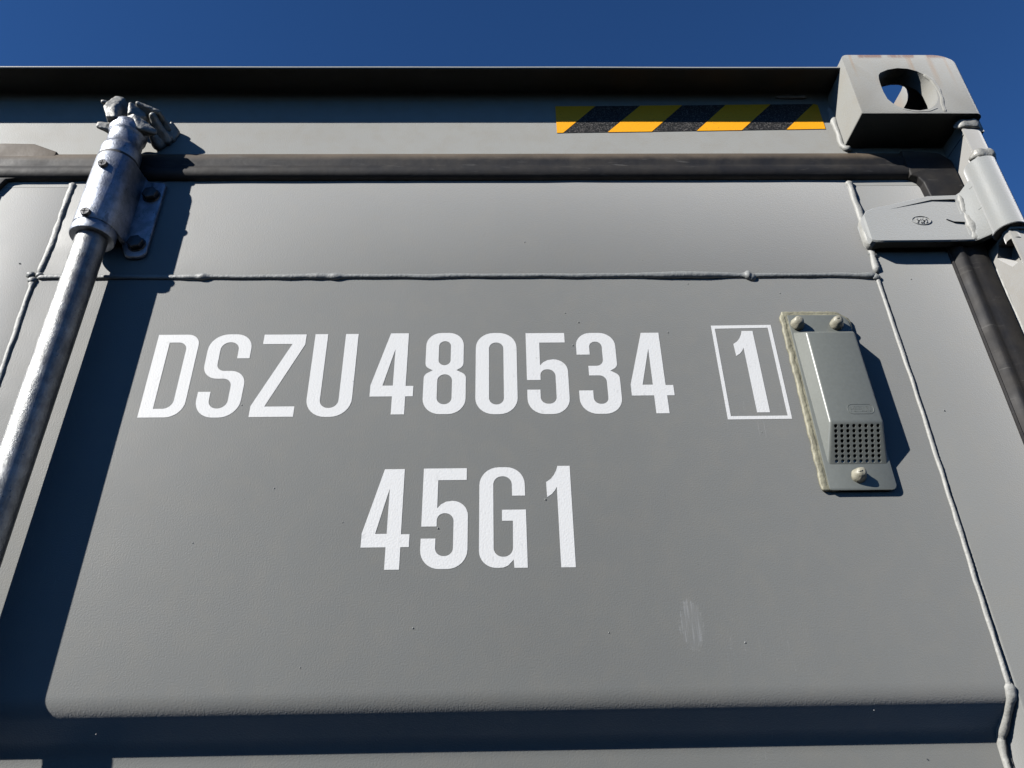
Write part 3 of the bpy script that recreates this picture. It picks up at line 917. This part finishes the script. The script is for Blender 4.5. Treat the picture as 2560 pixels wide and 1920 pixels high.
# sealant caps over the fixings
random.seed(5)
for (x, z, tilt) in ((0.3472, 0.4745, -0.5), (0.3925, 0.4745, 0.3), (0.3712, 0.2860, 0.5)):
    b_ = bmesh.new()
    prof = [(0.0072, 0.0), (0.0078, 0.0014), (0.0073, 0.0034), (0.0064, 0.0060), (0.0055, 0.0083), (0.0042, 0.0098), (0.0020, 0.0104), (0.0002, 0.0102)]
    lathe([(r_, h_) for r_, h_ in prof], 0, 0, 24, b_)
    for v in b_.verts:
        n_ = noise.noise(v.co * 190 + Vector((x * 900, z * 50, 0)))
        v.co.x += n_ * 0.0010 + v.co.z * 0.12 * tilt
        v.co.y += noise.noise(v.co * 210 + Vector((0, x * 300, 8))) * 0.0010 + v.co.z * 0.25
    rot = Matrix.Rotation(math.radians(90), 4, 'X')
    b_.transform(Matrix.Translation((x, -0.0054, z)) @ rot)
    plug = finish(b_, 'sealant_cap', MPLUG, vent, smooth=1.1)
    bead([(x - 0.0025 * (1 + tilt), -0.0152, z + 0.0022), (x + 0.0012, -0.0155, z + 0.0032)], 0.0022, 0.0013, 'sealant_curl', MPLUG, plug, int(x * 1000), 0.3, step=0.0005)

# --- locking rod, its guide bracket and the cam at its end
RX, RY = -0.4785, -0.0300
rod = finish(lathe([(0.0170, FLOOR + 0.1), (0.0170, -0.6), (0.0171, 0.0), (0.0170, 0.4), (0.0171, 0.5860)], RX, RY, 64), 'locking_rod', MROD, box, smooth=1.0)
finish(lathe([(0.0185, 0.5865), (0.0238, 0.5865), (0.0246, 0.5880), (0.0246, 0.5975), (0.0240, 0.5995), (0.0232, 0.6000), (0.0180, 0.6000)], RX, RY, 64), 'guide_ring', MBRK, rod)
finish(lathe([(0.0190, 0.7085), (0.0238, 0.7085), (0.0238, 0.7118), (0.0190, 0.7118)], RX, RY, 64), 'rubber_ring', MDARK, rod)
finish(lathe([(0.0200, 0.7120), (0.0236, 0.7120), (0.0240, 0.7130), (0.0238, 0.7270), (0.0228, 0.7320), (0.0216, 0.7335), (0.0208, 0.7350), (0.0206, 0.7525), (0.0214, 0.7545), (0.0228, 0.7570),
              (0.0224, 0.7605), (0.0232, 0.7630), (0.0230, 0.7700), (0.0214, 0.7735), (0.0120, 0.7760)], RX, RY, 64), 'cam_socket', MBRK, rod)
# saddle bracket: arch over the rod with two bolted feet
def arch(r_out, r_in, zlo, zhi, name, taper=0.0):
    out, inn = [], []
    xr = 0.0245
    outer = [(xr + 0.0020, 0.0)] + [(r_out * math.cos(math.radians(a)), RY - r_out * math.sin(math.radians(a))) for a in range(8, 173, 6)] + [(-xr - 0.0020, 0.0)]
    inner = [(r_in * math.cos(math.radians(a)), RY - r_in * math.sin(math.radians(a))) for a in range(172, 7, -6)]
    inner = [(-r_in, 0.0)] + inner + [(r_in, 0.0)]
    poly = [(RX + a, b) for a, b in outer + inner]
    return finish(prism(poly, 'z', zlo, zhi, 0.0010, 2), name, MBRK, rod, smooth=0.7)


brk = arch(0.0245, 0.0195, 0.6000, 0.7083, 'rod_bracket')
for s in (1, -1):
    w_ = 0.0535 if s > 0 else 0.0345
    k_ = 0.0300 if s > 0 else 0.0250
    q_ = 0.010 if s > 0 else 0.003
    pts = [(RX + s * 0.0215, 0.5960), (RX + s * k_, 0.5790, q_), (RX + s * w_, 0.5790, q_), (RX + s * w_, 0.7015, q_ * 0.6), (RX + s * k_, 0.7030, q_), (RX + s * 0.0215, 0.7160)]
    finish(prism(round_poly(pts, 6), 'y', -0.0004, -0.0066, 0.0018, 3), 'bracket_foot', MBRK, brk)
    for zc in ((0.6780, 0.5980) if s > 0 else ()):
        bb = bmesh.new()
        hexa = [(0.0098 * math.cos(math.radians(60 * k + 14)), 0.0098 * math.sin(math.radians(60 * k + 14))) for k in range(6)]
        hd = prism(hexa, 'y', -0.0070, -0.0150, 0.0016, 3)
        me = bpy.data.meshes.new('t')
        hd.to_mesh(me)
        hd.free()
        bb.from_mesh(me)
        bpy.data.meshes.remove(me)
        bmesh.ops.create_cone(bb, cap_ends=True, segments=28, radius1=0.0112, radius2=0.0106, depth=0.0016, matrix=Matrix.Translation((0, -0.0074, 0)) @ Matrix.Rotation(math.radians(90), 4, 'X'))
        finish(bb, 'bolt', MBOLT, brk, shift=False, loc=(RX + s * 0.0400, 0, zc))
# cross-slotted screws
for zc in (0.6835, 0.6035 + 0.002):
    bb = bmesh.new()
    bmesh.ops.create_cone(bb, cap_ends=True, segments=28, radius1=0.0058, radius2=0.0052, depth=0.0050, matrix=Matrix.Translation((0, -0.0014, 0)) @ Matrix.Rotation(math.radians(90), 4, 'X'))
    sw = finish(bb, 'screw', MBOLT, brk, shift=False, loc=(RX, RY - 0.0245, zc))
    cs = []
    for a_, b__ in ((0.0040, 0.0006), (0.0006, 0.0040)):
        cb = box_bm(-a_, a_, -0.006, -0.0026, -b__, b__)
        cs.append(finish(cb, 'cut_slot', MBOLT, shift=False, loc=(RX, RY - 0.0245, zc)))
    boolean(sw, cs, 0.5)

# cam: cast lumps on the rod end (moves with the rod)
def lump(name, sph, parent, mat=MCAST, wob=0.0007, sub=2, smooth=0.5):
    bm = hull(sph, sub=sub)
    o = finish(bm, name, mat, parent, smooth=smooth)
    m = o.modifiers.new('r', 'REMESH')
    m.mode = 'VOXEL'
    m.voxel_size = 0.0009
    m = o.modifiers.new('s', 'SMOOTH')
    m.factor = 0.5
    m.iterations = 5
    bake(o)
    for v in o.data.vertices:
        v.co += Vector((noise.noise(v.co * 170), noise.noise(v.co * 170 + Vector((3, 3, 3))), noise.noise(v.co * 170 + Vector((7, 7, 7))))) * 0.0007
    if not o.data.materials:
        o.data.materials.append(mat)
    o.data.shade_smooth()
    return o


def S(x, z, d, r):
    return (x / 1000, -d / 1000, z / 1000, r / 1000)


cam_o = lump('rod_cam', [S(-490, 776, 36, 6), S(-466, 776, 36, 6), S(-478, 776, 22, 8), S(-477, 770, 44, 3), S(-467.2, 778, 47, 3), S(-462, 768, 44, 3)], rod)
lump('cam_horn', [S(-510.5, 767, 44, 2.8), S(-508, 760, 46, 3.0), S(-496, 768, 40, 4.5), S(-492, 758, 40, 5)], cam_o)
lump('cam_horn', [S(-476, 762.5, 45, 2.6), S(-467.2, 777.5, 47.5, 2.4), S(-455.4, 760, 42, 3), S(-444.0, 763.5, 34, 4.2), S(-452, 773.0, 38, 2.5), S(-466, 766, 30, 5)], cam_o)
lump('cam_prong', [S(-478.3, 803.0, 45, 2.8), S(-474.0, 784.2, 46.5, 3.0), S(-468.0, 806.9, 33, 3.0), S(-463.4, 791.1, 33, 4), S(-473.4, 778.3, 33, 6), S(-466, 782, 26, 6)], cam_o)

# keeper welded to the header, around the cam
keep = lump('cam_keeper', [S(-470.4, 806.5, 44, 2.6), S(-446.7, 801.5, 34, 3.4), S(-447.0, 802.0, 24, 5), S(-466.0, 801.0, 30, 4), S(-468.2, 805.0, 20, 4), S(-447, 803, 4, 6), S(-466, 803, 4, 6)], header)
lump('keeper_claw', [S(-504.5, 788.0, 53.5, 1.4), S(-492.0, 787.0, 53.5, 2.0), S(-486.4, 769.5, 53.5, 1.6), S(-496.0, 770.0, 53.5, 1.4), S(-504.5, 801.4, 48, 2.6), S(-502.5, 819.5, 40, 4),
                     S(-496.3, 819.0, 38, 4.5), S(-495.5, 817, 30, 5), S(-491.5, 799.8, 33, 4), S(-491.0, 773.5, 42, 2.6), S(-496.3, 767.6, 48, 1.8)], header)
lump('keeper_nub', [S(-516.0, 809.5, 44, 3.2), S(-508.0, 808.5, 38, 4.0)], header)
lump('keeper_arm', [S(-500, 812, 34, 6), S(-503, 815, 3, 8), S(-496, 806, 3, 7)], header)
lump('keeper_claw', [S(-449.6, 790.2, 38, 4.2), S(-446.5, 786.2, 24, 5.0), S(-446.0, 784.7, 5, 7), S(-452, 778, 8, 8), S(-441, 779, 5, 6)], header)
lump('keeper_nub', [S(-443.9, 801.9, 21, 2.8), S(-440.0, 797.1, 8, 5), S(-444, 792, 4, 5)], header)
lump('keeper_nub', [S(-437.5, 804.1, 13, 2.6), S(-434.0, 797.6, 3, 5), S(-437, 786, 2, 5)], header)
lump('keeper_body', [S(-452, 770, 6, 7), S(-442, 786, 5, 8), S(-459, 790, 18, 6), S(-455, 776, 18, 5)], header)
# --- sides and roof of the container, so that it stands as a whole box
LEN = 12.19
def corr(x, name, s):
    bm = bmesh.new()
    pr = []
    y = 0.14
    while y < LEN - 0.2:
        for dy, dx in ((0, 0), (0.072, 0), (0.140, 0.036), (0.212, 0.036), (0.280, 0.0)):
            pr.append((x - s * dx, y + dy))
        y += 0.28
    a = [bm.verts.new((px, py, FLOOR + 0.15)) for px, py in pr]
    b = [bm.verts.new((px, py, 0.80)) for px, py in pr]
    for i in range(len(pr) - 1):
        bm.faces.new((a[i], a[i + 1], b[i + 1], b[i]))
    return finish(bm, name, MF, box, smooth=0)


XW = 2 * XMID - 0.6375
corr(0.632, 'side_wall', 1)
corr(XW + 0.0055, 'side_wall', -1)
for x0, x1 in ((0.560, 0.6340), (XW + 0.0035, XW + 0.077)):
    finish(box_bm(x0, x1, 0.1202, LEN, 0.80, 0.862), 'top_side_rail', MF, box)
    finish(box_bm(x0, x1, 0.1202, LEN, FLOOR, FLOOR + 0.15), 'bottom_side_rail', MF, box)
finish(box_bm(XW + 0.05, 0.61, 0.1402, LEN, 0.858, 0.861), 'roof', MF, box)
finish(box_bm(XW + 0.01, 0.63, LEN + 0.001, LEN + 0.01, FLOOR, 0.86), 'end_wall', MF, box)
finish(box_bm(TOPX0, 0.4755, -0.02, 0.12, FLOOR - 0.02, FLOOR - 0.001 + 0.0), 'door_sill', MH, box)
# left-hand corner post
pl = [(2 * XMID - a, b) for a, b in pp]
post2 = finish(prism(pl, 'z', FLOOR + 0.09, 0.7540), 'corner_post', MPOST, box, smooth=0.6)
finish(box_bm(2 * XMID - 0.6129, 2 * XMID - 0.5560, 0.0012, 0.060, FLOOR + 0.09, 0.7690), 'post_plate', MPOST, post2)

# the container's children were modelled in place; its origin stands on the ground at the door
